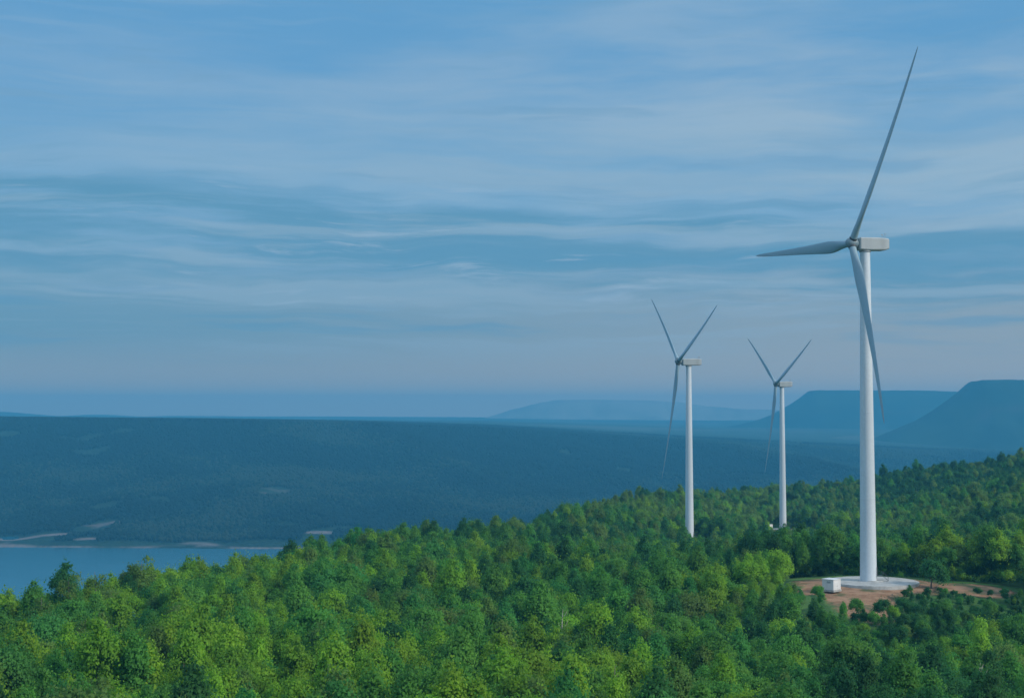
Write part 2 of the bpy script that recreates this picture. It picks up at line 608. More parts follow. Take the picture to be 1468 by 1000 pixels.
def mesa(name, crest, Yc, depth, foot, seed, mat=None):
    """crest: (u, v) points of the skyline at distance Yc"""
    us = np.array([c[0] for c in crest], float)
    zt = np.array([-(c[1] - 592) / F * Yc for c in crest])
    u = np.arange(us[0], us[-1] + 1, 4.0)
    n = 60
    s = np.linspace(0, 1, n)
    V = np.zeros((n, len(u), 3))
    for k, sv in enumerate(s):
        Y = Yc - depth / 2 + depth * sv
        X = (u - 734) / F * Yc
        top = np.interp(u, us, zt)
        a = sv * 2 if sv < 0.5 else (1 - sv) * 2
        prof = a ** 1.5 * 0.78 if a < 0.72 else 0.78 * 0.72 ** 1.5 + (1 - 0.78 * 0.72 ** 1.5) * min(1.0, ((a - 0.72) / 0.2) ** 0.7)
        gul = fbm(X, np.full_like(X, Y * 0.35), depth * 0.12, 4, seed)
        z = foot + (top - foot) * np.clip(prof + gul * 0.16 * math.sin(math.pi * min(a, 0.95)), 0, 1.0)
        V[k, :, 0], V[k, :, 1], V[k, :, 2] = X, Y, z
    V[:, :, 2] += fbm(V[:, :, 0], V[:, :, 1], 160, 3, seed + 3) * 3.0
    i = np.arange(n * len(u)).reshape(n, len(u))
    Q = np.stack([i[:-1, :-1], i[:-1, 1:], i[1:, 1:], i[1:, :-1]], -1).reshape(-1, 4)
    o = obj(name, fast_mesh(name, V.reshape(-1, 3), Q, mat or HILL))
    o['kind'] = 'structure'
    return o


mesa('hill', [(1230, 640), (1270, 622), (1300, 610), (1318, 603), (1340, 590), (1362, 575), (1380, 561), (1391, 551), (1397, 546.5), (1401, 545.3), (1440, 545), (1480, 546), (1700, 546), (1900, 548), (2000, 575), (2150, 625)],
     7000, 2000, -230, 51)
mesa('hill', [(1040, 612), (1085, 603), (1108, 594), (1130, 582), (1148, 571), (1160, 562), (1164, 560), (1172, 559.3), (1250, 559), (1330, 560), (1380, 562), (1480, 561), (1600, 570), (1700, 605)],
     9500, 2000, -190, 63)
mesa('hill', [(690, 600), (730, 588), (758, 581), (780, 576), (800, 573), (870, 573), (930, 574), (975, 576), (1010, 582), (1060, 586), (1130, 588), (1200, 598)],
     12600, 2000, -170, 71, HAZED_HILL)


# ---------------------------------------------------------------- lake
def water_mat():
    m, nt, out, (N, L, M, SS, MIX, NOISE, SCALEV) = new_mat('lake_water')
    bs = N('ShaderNodeBsdfPrincipled')
    bs.inputs['Base Color'].default_value = (0.012, 0.135, 0.21, 1)
    bs.inputs['Roughness'].default_value = 0.12
    bs.inputs['IOR'].default_value = 1.33
    geo = N('ShaderNodeNewGeometry')
    P = geo.outputs['Position']
    h = M('ADD', NOISE(P, 1 / 9.0, 5, 0.6), M('MULTIPLY', NOISE(SCALEV(P, (1, 0.4, 1)), 1 / 90.0, 3), 2.0))
    b = N('ShaderNodeBump')
    b.inputs['Strength'].default_value = 0.35
    b.inputs['Distance'].default_value = 1.0
    L(h, b.inputs['Height'])
    L(b.outputs[0], bs.inputs['Normal'])
    L(bs.outputs[0], out.inputs['Surface'])
    return m


lake = obj('lake', mesh_from('lake', [(-6000, 500, LAKE), (6000, 500, LAKE), (6000, 3600, LAKE), (-6000, 3600, LAKE)], [(0, 1, 2, 3)], water_mat()))
lake['kind'] = 'structure'

# ---------------------------------------------------------------- wind turbines
WHITE = paint_mat('turbine_white_paint', (0.69, 0.75, 0.80), 0.42, 0.05, 0.25)
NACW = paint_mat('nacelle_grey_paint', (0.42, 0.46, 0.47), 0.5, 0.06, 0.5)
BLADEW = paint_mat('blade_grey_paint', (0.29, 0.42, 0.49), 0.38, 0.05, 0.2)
DARK = paint_mat('dark_metal', (0.06, 0.065, 0.07), 0.5, 0.1, 2.0)
CONC = paint_mat('concrete', (0.46, 0.46, 0.44), 0.85, 0.12, 0.35, streak=False)
GREYM = paint_mat('grey_metal', (0.30, 0.32, 0.33), 0.45, 0.08, 1.0)
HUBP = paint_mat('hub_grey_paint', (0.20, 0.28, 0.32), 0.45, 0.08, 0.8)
HUB_H, TOWER_H, OFF, BL = 90.0, 88.0, 4.0, 55.5
TILT = math.radians(5.2)


def blade_mesh():
    n = 20
    st = [0.02, 0.035, 0.05, 0.075, 0.105, 0.14, 0.18, 0.22, 0.28, 0.36, 0.46, 0.58, 0.70, 0.82, 0.90, 0.95, 0.98, 0.995, 1.0]
    V, Fc = [], []
    for r in st:
        chord = np.interp(r, [0, 0.05, 0.10, 0.16, 0.21, 0.27, 0.4, 0.6, 0.8, 0.93, 0.98, 1.0], [1.9, 1.9, 2.3, 3.1, 3.45, 3.3, 2.65, 1.95, 1.35, 0.92, 0.58, 0.12])
        thick = np.interp(r, [0, 0.05, 0.12, 0.2, 0.35, 0.6, 1.0], [1.0, 1.0, 0.62, 0.36, 0.26, 0.20, 0.16])
        circ = 1 - min(1, max(0, (r - 0.045) / 0.12))
        tw = math.radians(np.interp(r, [0, 0.15, 0.3, 0.5, 0.75, 1], [18, 15, 9, 5, 2, 0]))
        pre = 1.6 * r ** 2.4                               # bent forward, away from the tower
        for i in range(n):
            a = 2 * math.pi * i / n
            cx, cy = 0.5 * math.cos(a), 0.5 * math.sin(a) * thick
            xa = 0.5 + 0.5 * math.cos(a)                   # 1 = leading edge
            foil = 0.62 * thick * (xa ** 0.62) * (1.02 - xa) ** 0.5 * 1.35
            yf = foil if math.sin(a) >= 0 else -foil * 0.8
            px_ = (cx * circ + (xa - 0.60) * (1 - circ)) * chord
            py_ = (cy * circ + yf * (1 - circ)) * chord
            X = px_ * math.cos(tw) - py_ * math.sin(tw)
            Y = px_ * math.sin(tw) + py_ * math.cos(tw)
            V.append((X, Y + pre, r * BL))
    for k in range(len(st) - 1):
        for i in range(n):
            j = (i + 1) % n
            Fc.append((k * n + i, k * n + j, k * n + n + j, k * n + n + i))
    Fc.append(tuple(range(n - 1, -1, -1)))
    Fc.append(tuple(range((len(st) - 1) * n, len(st) * n)))
    me = mesh_from('blade', V, Fc, BLADEW)
    smooth_by_angle(me, 50)
    return me


AX = Vector((-math.cos(TILT), 0, math.sin(TILT)))          # rotor axis in the turbine's own frame
HV = Vector((0, -1, 0))
UV = HV.cross(AX)
if UV.z < 0:
    UV = -UV


def blade_matrix(an, hub, s=1.0):
    span = math.cos(an) * UV + math.sin(an) * HV
    lead = -math.sin(an) * UV + math.cos(an) * HV
    thick = AX.copy()
    m = Matrix((lead, thick, span)).transposed().to_4x4()
    m.translation = hub
    return m @ Matrix.Diagonal((1, 1, s, 1))


def build_turbine_meshes():
    d = {}
    t = MB()
    prof = []
    for k in range(41):
        z = 0.2 + (TOWER_H - 0.2) * k / 40
        q = z / TOWER_H
        r = 2.2 + (1.32 - 2.2) * q ** 1.05
        prof.append((r, z))
    t.lathe(prof, 48)
    d['tower'] = t.mesh('tower', WHITE)
    smooth_by_angle(d['tower'], 40)
    d['flange'] = []
    for z in (22, 45, 67):
        q = z / TOWER_H
        r = 2.2 + (1.32 - 2.2) * q ** 1.05
        fl = MB()
        fl.lathe([(r + 0.012, z - 0.09), (r + 0.03, z - 0.05), (r + 0.03, z + 0.05), (r + 0.012, z + 0.09)], 48)
        d['flange'].append(fl.mesh('flange', WHITE, True))
    yr = MB()
    yr.lathe([(1.36, TOWER_H), (1.55, TOWER_H + 0.05), (1.55, TOWER_H + 0.42)], 40)
    d['yaw_ring'] = yr.mesh('yaw_ring', GREYM)
    smooth_by_angle(d['yaw_ring'])
    n = MB()
    prof = [(-2.3, 1.35, 1.42, 0.0), (-2.0, 1.62, 1.66, 0.0), (0.5, 1.72, 1.74, 0.0), (5.4, 1.68, 1.66, 0.06), (6.5, 1.56, 1.38, 0.16)]
    ring = []
    for x, hw, hh, dz in prof:
        b = 0.28
        pts_ = [(hw - b, -hh), (hw, -hh + b), (hw, hh - b), (hw - b, hh), (-hw + b, hh), (-hw, hh - b), (-hw, -hh + b), (-hw + b, -hh)]
        ring.append([(x, p[0], p[1] + dz + HUB_H + 0.18) for p in pts_])
    fs = [tuple(range(8)), tuple(range(39, 31, -1))]
    for k in range(4):
        for i in range(8):
            j = (i + 1) % 8
            fs.append((k * 8 + i, k * 8 + 8 + i, k * 8 + 8 + j, k * 8 + j))
    n.add(sum(ring, []), fs)
    d['nacelle'] = n.mesh('nacelle', NACW)
    smooth_by_angle(d['nacelle'], 28)
    hm = MB()
    hm.box((3.2, 0, HUB_H + 1.98), (2.2, 1.6, 0.16), 0.04)
    d['roof_hatch'] = hm.mesh('roof_hatch', NACW)
    v = MB()
    for y in (-0.75, 0.75):
        v.tube([(5.7, y, HUB_H + 1.75), (5.7, y, HUB_H + 2.95)], [0.05, 0.035])
    v.tube([(5.7, -0.75, HUB_H + 2.5), (5.7, 0.75, HUB_H + 2.5)], [0.035, 0.035])
    v.box((5.7, 0.75, HUB_H + 3.0), (0.5, 0.05, 0.22))
    v.lathe([(0.05, 0), (0.2, 0.05), (0.2, 0.14), (0.05, 0.2)], 10, (5.7, -0.75, HUB_H + 2.95))
    d['wind_vane'] = v.mesh('wind_vane', GREYM)
    vt = MB()
    for k in range(5):
        vt.box((6.55 - 0.02, 0, HUB_H - 0.6 + k * 0.28), (0.1, 1.9, 0.1))
    d['vent_grille'] = vt.mesh('vent_grille', DARK)
    # hub and nose, lathed along the rotor axis
    h = MB()
    h.lathe([(0.95, -2.0), (1.2, -1.45), (1.42, -0.9), (1.48, 0.0), (1.38, 0.7), (1.1, 1.25), (0.62, 1.65), (0.15, 1.78)], 32)
    hub = Vector((0, 0, HUB_H)) + AX * OFF
    rot = AX.to_track_quat('Z', 'Y').to_matrix().to_4x4()
    rot.translation = hub
    h.v = [tuple(rot @ Vector(p)) for p in h.v]
    d['hub'] = h.mesh('hub', HUBP)
    smooth_by_angle(d['hub'], 40)
    c = MB()
    c.lathe([(1.06, 0.75), (1.06, 1.62), (0.96, 1.64)], 28)
    d['root_collar'] = c.mesh('root_collar', DARK)
    smooth_by_angle(d['root_collar'])
    # door, platform and steps at the foot (facing +x, a little to the viewer)
    dm = MB()
    dm.box((0, 0, 0), (0.08, 1.0, 2.2), 0.03)
    d['door'] = dm.mesh('door', GREYM)
    stp = MB()
    stp.box((0.75, 0, -1.15), (1.3, 1.4, 0.08))
    for k in range(6):
        stp.box((1.55 + 0.26 * k, 0, -1.22 - 0.24 * k), (0.26, 1.1, 0.05))
    for y in (-0.66, 0.66):
        stp.tube([(0.2, y, -0.1), (1.4, y, -0.1), (2.95, y, -1.55)], [0.03] * 3)
        for x, z0, z1 in ((0.2, -1.1, -0.1), (1.4, -1.1, -0.1), (2.9, -2.6, -1.5)):
            stp.tube([(x, y, z0), (x, y, z1)], [0.03] * 2)
    d['entry_stairs'] = stp.mesh('entry_stairs', DARK)
    d['blade'] = blade_mesh()
    return d


TM = build_turbine_meshes()


def make_turbine(label, base, yaw, phase, bs=1.0, door_dir=-35, fwd=0.0):
    t = thing('wind_turbine', label, 'wind turbine', tuple(base), yaw, 'wind turbines along the wooded ridge')
    tw = obj('tower', TM['tower'], t)
    for fm in TM['flange']:
        obj('flange', fm, tw)
    obj('yaw_ring', TM['yaw_ring'], t)
    na = obj('nacelle', TM['nacelle'], t)
    obj('roof_hatch', TM['roof_hatch'], na)
    obj('wind_vane', TM['wind_vane'], na)
    obj('vent_grille', TM['vent_grille'], na)
    na.location.x = -0.6 * fwd
    na.scale.x = 1 + 0.09 * fwd
    ho = obj('hub', TM['hub'], t)
    ho.location = AX * fwd
    hub = Vector((0, 0, HUB_H)) + AX * (OFF + fwd)
    for k in range(3):
        b = obj('blade', TM['blade'], t)
        b.matrix_basis = blade_matrix(phase + k * 2 * math.pi / 3, hub, bs)
        c = obj('root_collar', TM['root_collar'], b)
    a = math.radians(door_dir)
    dr = obj('door', TM['door'], tw)
    dr.location = (2.2 * math.cos(a), 2.2 * math.sin(a), 2.9)
    dr.rotation_euler = (0, 0, a)
    es = obj('entry_stairs', TM['entry_stairs'], t)
    es.location = dr.location
    es.rotation_euler = (0, 0, a)
    return t


R_ = math.radians
make_turbine('nearest and largest white wind turbine on a round concrete pad in red earth', T1, R_(16.5), R_(32.2), 0.99)
make_turbine('mid-distance white wind turbine, its foot hidden in trees, between the lake and the farthest turbine', T2, R_(12.3), R_(65.9), 1.10, fwd=1.6)
make_turbine('farthest and smallest white wind turbine, standing behind a tiny white cabin', T3, R_(13.7), R_(63.2), 1.015)

# concrete foundation pads
def pad_mesh(r):
    p = MB()
    p.lathe([(r, -1.6), (r, -0.02), (r - 0.08, 0.12), (3.2, 0.22), (2.9, 0.22), (2.75, 0.42), (2.3, 0.44)], 72)
    me = p.mesh('concrete_pad', CONC)
    smooth_by_angle(me, 30)
    return me


def pad(label, base, r, off=(0, 0)):
    o = obj('concrete_pad', pad_mesh(r))
    o.location = (base[0] + off[0], base[1] + off[1], base[2])
    o['label'] = label
    o['category'] = 'concrete pad'
    o['group'] = 'turbine foundation pads'


pad('wide round pale concrete pad under the nearest wind turbine', T1, 12.0, (1.2, 0))
pad('small pale concrete pad under the farthest wind turbine', T3, 7.5)
pad('concrete pad at the foot of the mid-distance turbine among trees', T2, 6.0)

# white transformer cabins
KW = paint_mat('cabin_white', (0.80, 0.81, 0.82), 0.5, 0.04, 0.8)
KR = paint_mat('cabin_roof', (0.76, 0.78, 0.79), 0.55, 0.05, 0.8, streak=False)


def cabin(label, loc, rz, s=1.0, sz=0.9):
    t = thing('transformer_cabin', label, 'cabin', loc, rz, 'white transformer cabins beside the turbines')
    b = MB(); b.box((0, 0, 1.55), (3.7, 3.7, 3.1), 0.04)
    obj('wall', b.mesh('wall', KW), t)
    b = MB(); b.box((0, 0, 3.19), (3.95, 3.95, 0.16), 0.05)
    obj('roof', b.mesh('roof', KR), t)
    b = MB(); b.box((0, 0, -0.3), (4.0, 4.0, 0.56))
    obj('plinth', b.mesh('plinth', CONC), t)
    for y in (-0.62, 0.62):
        b = MB(); b.box((1.87, y, 1.2), (0.05, 1.15, 2.2), 0.015)
        d = obj('door', b.mesh('door', KW), t)
        b = MB(); b.box((1.91, y - 0.42 * (1 if y > 0 else -1), 1.2), (0.05, 0.06, 0.25), 0.01)
        obj('handle', b.mesh('handle', GREYM), d)
    b = MB()
    for k in range(6):
        b.box((0.3, -1.865, 2.1 + 0.1 * k), (1.2, 0.03, 0.05))
    obj('louvre', b.mesh('louvre', GREYM), t)
    t.scale = (s, s, s * sz)
    return t


k1 = at(1192, 843.5, 378)
cabin('white box cabin standing beside the round pad of the nearest turbine', (k1[0], k1[1], k1[2] - 0.1), R_(-45), 0.92)
k3 = at(1102, 758, 905)
cabin('tiny white cabin beside the farthest turbine', (k3[0], k3[1], k3[2]), R_(-45), 0.95, 0.95)


# ---------------------------------------------------------------- trees
TONES = {'bright yellow-green': (0.190, 0.400, 0.036), 'mid green': (0.095, 0.290, 0.050), 'dark green': (0.038, 0.160, 0.044),
         'olive green': (0.130, 0.262, 0.058), 'blue-green': (0.068, 0.270, 0.064)}


def leaf_mat(name, col, vary=0.95):
    m, nt, out, (N, L, M, SS, MIX, NOISE, SCALEV) = new_mat('foliage_' + name.replace(' ', '_').replace('-', '_'))
    at_ = N('ShaderNodeAttribute')
    at_.attribute_name = 'clump'
    oi = N('ShaderNodeObjectInfo')
    a = tuple(c * 0.72 for c in col)
    b = (min(1, col[0] * 1.45), col[1] * 1.28, col[2] * 1.05)
    c = MIX(at_.outputs['Fac'], a, b)
    hsv = N('ShaderNodeHueSaturation')
    L(c, hsv.inputs['Color'])
    L(M('MULTIPLY_ADD', oi.outputs['Random'], 0.022, 0.489), hsv.inputs['Hue'])
    rr = M('FRACT', M('MULTIPLY', oi.outputs['Random'], 17.31))
    L(M('MULTIPLY_ADD', rr, 0.45 * vary / 0.95, 1.175 - 0.225 * vary / 0.95), hsv.inputs['Value'])
    bs = N('ShaderNodeBsdfPrincipled')
    bs.inputs['Roughness'].default_value = 0.65
    bs.inputs['Specular IOR Level'].default_value = 0.25
    L(hsv.outputs[0], bs.inputs['Base Color'])
    tr = N('ShaderNodeBsdfTranslucent')
    L(hsv.outputs[0], tr.inputs['Color'])
    mx = N('ShaderNodeMixShader')
    mx.inputs[0].default_value = 0.52
    L(bs.outputs[0], mx.inputs[1])
    L(tr.outputs[0], mx.inputs[2])
    L(mx.outputs[0], out.inputs['Surface'])
    return m


LEAF = {k: leaf_mat(k, v) for k, v in TONES.items()}
BARK = paint_mat('bark', (0.17, 0.15, 0.125), 0.9, 0.15, 1.5)


def crown_arrays(shape, seed):
    """leaf cards gathered in clumps through the crown; unit: metres"""
    r = np.random.default_rng(seed)
    cl = []
    if shape == 'rounded':
        n, cen, rad, cr = 40, 6.0, np.array([3.3, 3.3, 3.5]), (0.85, 1.4)
    elif shape == 'tall narrow':
        n, cen, rad, cr = 36, 6.6, np.array([2.0, 2.0, 4.8]), (0.7, 1.15)
    elif shape == 'wide spreading':
        n, cen, rad, cr = 44, 5.6, np.array([4.2, 3.9, 2.2]), (0.8, 1.3)
    elif shape == 'pointed':
        n, cen, rad, cr = 40, 6.0, np.array([2.8, 2.8, 5.0]), (0.65, 1.15)
    elif shape == 'many-lobed':
        n, cen, rad, cr = 48, 5.8, np.array([3.5, 3.5, 4.0]), (0.75, 1.2)
    elif shape == 'low bushy':
        n, cen, rad, cr = 34, 2.6, np.array([3.3, 3.3, 2.5]), (0.7, 1.2)
    else:                                                   # wispy
        n, cen, rad, cr = 34, 6.6, np.array([2.0, 2.0, 3.9]), (0.35, 0.75)
    lobes = [(np.zeros(3), 1.0)]
    if shape == 'many-lobed':
        lobes = []
        for k in range(4):
            a = k * 1.7 + r.uniform(0, 1)
            lobes.append((np.array([1.7 * math.cos(a), 1.7 * math.sin(a), r.uniform(-0.8, 1.7)]), r.uniform(0.5, 0.68)))
    if shape == 'wispy':
        lobes = []
        for k in range(5):
            a = k * 1.3 + r.uniform(0, 1)
            lobes.append((np.array([1.2 * math.cos(a), 1.2 * math.sin(a), r.uniform(-1.6, 1.6)]), r.uniform(0.3, 0.5)))
    for k in range(n):
        lc, ls = lobes[k % len(lobes)]
        d = r.normal(size=3)
        d /= np.linalg.norm(d)
        if d[2] < -0.45:
            d[2] *= -0.6
        q = r.uniform(0.35, 1.0) ** 0.5
        p = d * rad * ls * q
        if shape == 'pointed':
            h = (p[2] / rad[2] + 1) / 2
            p[:2] *= 1.25 * (1.0 - 0.80 * h)
        p = p + lc
        p[2] += cen
        rr = r.uniform(*cr) * (0.85 if p[2] > cen + rad[2] * 0.6 else 1.0)
        cl.append((p, rr, r.uniform(0, 1)))
    P_, N_, A_ = [], [], []
    ctr = np.array([0, 0, cen - 0.8])
    per = 48 if shape == 'wispy' else 138
    for p, rr, cv in cl:
        m = int(per * (rr / 0.9) ** 1.3)
        d = r.normal(size=(m, 3))
        d /= np.linalg.norm(d, axis=1)[:, None]
        d[:, 2] = np.where(d[:, 2] < -0.3, -d[:, 2], d[:, 2])
        rad_j = rr * r.uniform(0.50, 1.30, size=(m, 1))
        q = p + d * rad_j * np.array([1, 1, 0.85])
        loose = r.uniform(size=(m, 1)) < 0.30
        q = q + loose * r.normal(size=(m, 3)) * np.array([0.45, 0.45, 0.6]) * (1.0 if shape != 'wispy' else 0.6)
        nn = d + r.normal(size=(m, 3)) * 0.55
        nn /= np.linalg.norm(nn, axis=1)[:, None]
        sz = r.uniform(0.11, 0.22, m) * (0.8 if shape == 'wispy' else 1.0)
        t1 = np.cross(nn, r.normal(size=(m, 3)))
        t1 /= np.linalg.norm(t1, axis=1)[:, None]
        t2 = np.cross(nn, t1)
        asp = r.uniform(0.6, 1.0, m)
        c4 = np.stack([q - t1 * sz[:, None], q - t2 * (sz * asp)[:, None] + nn * 0.04, q + t1 * sz[:, None] * 1.15, q + t2 * (sz * asp)[:, None] - nn * 0.03], 1)
        glob = q - ctr
        glob /= np.linalg.norm(glob, axis=1)[:, None]
        sn = d * 0.50 + glob * 0.60 + nn * 0.25 + np.array([0, 0, 0.35])
        sn /= np.linalg.norm(sn, axis=1)[:, None]
        P_.append(c4.reshape(-1, 3))
        N_.append(np.repeat(sn, 4, 0))
        A_.append(np.repeat(np.clip(cv * 0.6 + r.uniform(0, 0.4, m), 0, 1), 4))
    return np.concatenate(P_), np.concatenate(N_), np.concatenate(A_)


TALL = 1.15
SHAPES = ['rounded', 'tall narrow', 'wide spreading', 'pointed', 'many-lobed', 'low bushy', 'wispy']
NVAR = 2
CROWN, TRUNK = {}, {}


def trunk_mesh(shape, seed):
    r = random.Random(seed)
    b = MB()
    top = {'rounded': 6.5, 'tall narrow': 8.5, 'wide spreading': 5.8, 'pointed': 8.5, 'many-lobed': 6.4, 'low bushy': 3.2, 'wispy': 8.8}[shape]
    p = [(0, 0, -0.8)]
    x = y = 0
    for k in range(1, 6):
        x += r.uniform(-0.16, 0.16); y += r.uniform(-0.16, 0.16)
        p.append((x, y, top * k / 5))
    b.tube(p, [0.24, 0.18, 0.15, 0.11, 0.07, 0.03], 7)
    for k in range(6):
        i = r.choice((2, 3, 4))
        a = r.uniform(0, 6.28)
        q = p[i]
        l = r.uniform(1.2, 2.4) * (0.6 if shape in ('tall narrow', 'pointed', 'wispy') else 1)
        b.tube([q, (q[0] + 0.5 * l * math.cos(a), q[1] + 0.5 * l * math.sin(a), q[2] + 0.45 * l), (q[0] + l * math.cos(a), q[1] + l * math.sin(a), q[2] + 0.75 * l)], [0.075, 0.05, 0.02], 5)
    me = b.mesh('trunk', BARK, True)
    return me


for si, s in enumerate(SHAPES):
    for k in range(NVAR):
        P_, N_, A_ = crown_arrays(s, 100 + si * 10 + k)
        Q = np.arange(len(P_)).reshape(-1, 4)
        base_me = fast_mesh('crown', P_, Q, None, True)
        a = base_me.attributes.new('clump', 'FLOAT', 'POINT')
        a.data.foreach_set('value', A_.astype(np.float32))
        base_me.normals_split_custom_set_from_vertices([tuple(v) for v in N_])
        for t in TONES:
            me = base_me.copy()
            me.name = 'crown'
            me.materials.append(LEAF[t])
            CROWN[(s, k, t)] = me
        TRUNK[(s, k)] = trunk_mesh(s, 300 + si * 10 + k)
HEIGHT = {s: TALL * float(max(v.co.z for v in CROWN[(s, 0, 'mid green')].vertices)) for s in SHAPES}
WIDTH = {s: float(max(abs(v.co.x) for v in CROWN[(s, 0, 'mid green')].vertices)) for s in SHAPES}

# ---- scatter over the near hill
sp = 5.1
gy = np.arange(150, 1230, sp)
cand = []
for j, Y in enumerate(gy):
    w = 0.50 * Y + 20
    gx = np.arange(-w, w, sp) + (sp / 2 if j % 2 else 0)
    cand.append(np.stack([gx, np.full_like(gx, Y)], 1))
cand = np.concatenate(cand)
cand += rng.uniform(-0.42, 0.42, cand.shape) * sp
X, Y = cand[:, 0], cand[:, 1]
U = 734 + F * X / Y
S = np.interp(U, SKY_U, SKY_Y)
keep = (Y < S + 30) & (Y > 150)
for (cx, cy, rx, ry) in CLEAR:
    keep &= (((X - cx) / (rx + 2.2)) ** 2 + ((Y - cy) / (ry + 2.2)) ** 2) > 1
keep &= np.hypot(X - T1[0], Y - T1[1]) > 23
X, Y, U, S = X[keep], Y[keep], U[keep], S[keep]
# natural gaps
gap = fbm(X, Y, 22, 3, 201)
keep = gap > -0.52
X, Y, U, S = X[keep], Y[keep], U[keep], S[keep]
Z = ground_height(X, Y)
n = len(X)
stand = fbm(X, Y, 75, 3, 222)
stand2 = fbm(X, Y, 40, 3, 333)
sv = rng.normal(size=n) * 0.30 + stand
sv += 0.30 * np.exp(-((U - 850) / 120) ** 2 - ((Y - 215) / 42) ** 2) + 0.16 * np.exp(-((U - 330) / 330) ** 2 - ((Y - 230) / 60) ** 2)
sv -= 0.28 * np.exp(-((U - 1260) / 260) ** 2 - ((Y - 225) / 45) ** 2)
tone = np.full(n, 1)
tone[sv > 0.26] = 0
tone[sv < -0.31] = 2
sel = rng.uniform(size=n)
tone[(sel < 0.16) & (tone == 1)] = 4
olive = sstep(330, 900, Y) * 0.55 + 0.08
tone[(rng.uniform(size=n) < olive) & (tone != 2)] = 3
# a dark stand along the far right ridge
tone[(Y > 900) & (U > 1230) & (rng.uniform(size=n) < 0.75)] = 2
shp = rng.choice(len(SHAPES), n, p=[0.16, 0.29, 0.06, 0.25, 0.17, 0.03, 0.04])
brow = np.abs(Y - S) < 25
shp[brow & (U < 420) & (rng.uniform(size=n) < 0.22)] = 6
var = rng.integers(0, NVAR, n)
scl = np.clip(0.84 + 0.24 * stand2 + rng.normal(size=n) * 0.18, 0.42, 1.36)
rotz = rng.uniform(0, 6.283, n)
# keep the pad, its red earth and the cabins in view: only low growth just in front of them
for (cx, cy, rx, ry, cap) in [(T1[0] - 6, T1[1] - 62, 14, 26, 0.42), (T1[0] + 16, T1[1] - 42, 17, 24, 0.5), (T1[0] - 24, T1[1] - 40, 16, 24, 0.62), (T3[0] - 8, T3[1] - 62, 18, 44, 0.42), (T1[0] + 26, T1[1] - 26, 14, 14, 0.28), (T1[0] + 8, T1[1] - 25, 11, 13, 0.24), (T1[0] - 18, T1[1] - 34, 8, 16, 0.4), (T2[0] - 2, T2[1] - 42, 9, 38, 0.62)]:
    q = ((X - cx) / rx) ** 2 + ((Y - cy) / ry) ** 2 < 1
    scl[q] = np.minimum(scl[q], cap + rng.uniform(-0.06, 0.06, q.sum()))
q = ((X - T1[0] - 18) / 20) ** 2 + ((Y - T1[1] + 40) / 20) ** 2 < 1
tone[q] = 2

# low scrub on the bank in front of the pad
bx, by = rng.uniform(T1[0] - 28, T1[0] + 46, 1600), rng.uniform(T1[1] - 84, T1[1] - 10, 1600)
ok = (((bx - T1[0] - 20) / 24) ** 2 + ((by - T1[1] + 36) / 25) ** 2 < 1) | (((bx - T1[0] + 6) / 20) ** 2 + ((by - T1[1] + 62) / 20) ** 2 < 1)
ok &= np.hypot(bx - T1[0], by - T1[1]) > 17
for (cx, cy, rx, ry) in CLEAR:
    ok &= ((bx - cx) / (rx + 0.8)) ** 2 + ((by - cy) / (ry + 0.8)) ** 2 > 1
sel_b = []
for i in np.where(ok)[0]:
    if all((bx[i] - bx[j]) ** 2 + (by[i] - by[j]) ** 2 > 2.3 ** 2 for j in sel_b):
        sel_b.append(i)
bx, by = bx[sel_b], by[sel_b]
nb = len(bx)
X, Y = np.concatenate([X, bx]), np.concatenate([Y, by])
Z = np.concatenate([Z, ground_height(bx, by)])
shp = np.concatenate([shp, rng.choice([5, 0, 4], nb, p=[0.7, 0.15, 0.15])])
tone = np.concatenate([tone, rng.choice([2, 1, 4], nb, p=[0.7, 0.18, 0.12])])
scl = np.concatenate([scl, rng.uniform(0.34, 0.62, nb) * np.where((by > T1[1] - 34) & (bx > T1[0] + 2), 0.5, 1.0)])
var = np.concatenate([var, rng.integers(0, NVAR, nb)])
rotz = np.concatenate([rotz, rng.uniform(0, 6.28, nb)])
n = len(X)

TN = list(TONES)
hts = np.array([HEIGHT[SHAPES[s]] for s in shp]) * scl
pu, pv_top = project(np.stack([X, Y, Z + hts], 1))
inframe = (pu > 12) & (pu < 1456) & (pv_top < 985) & (pv_top > 0)

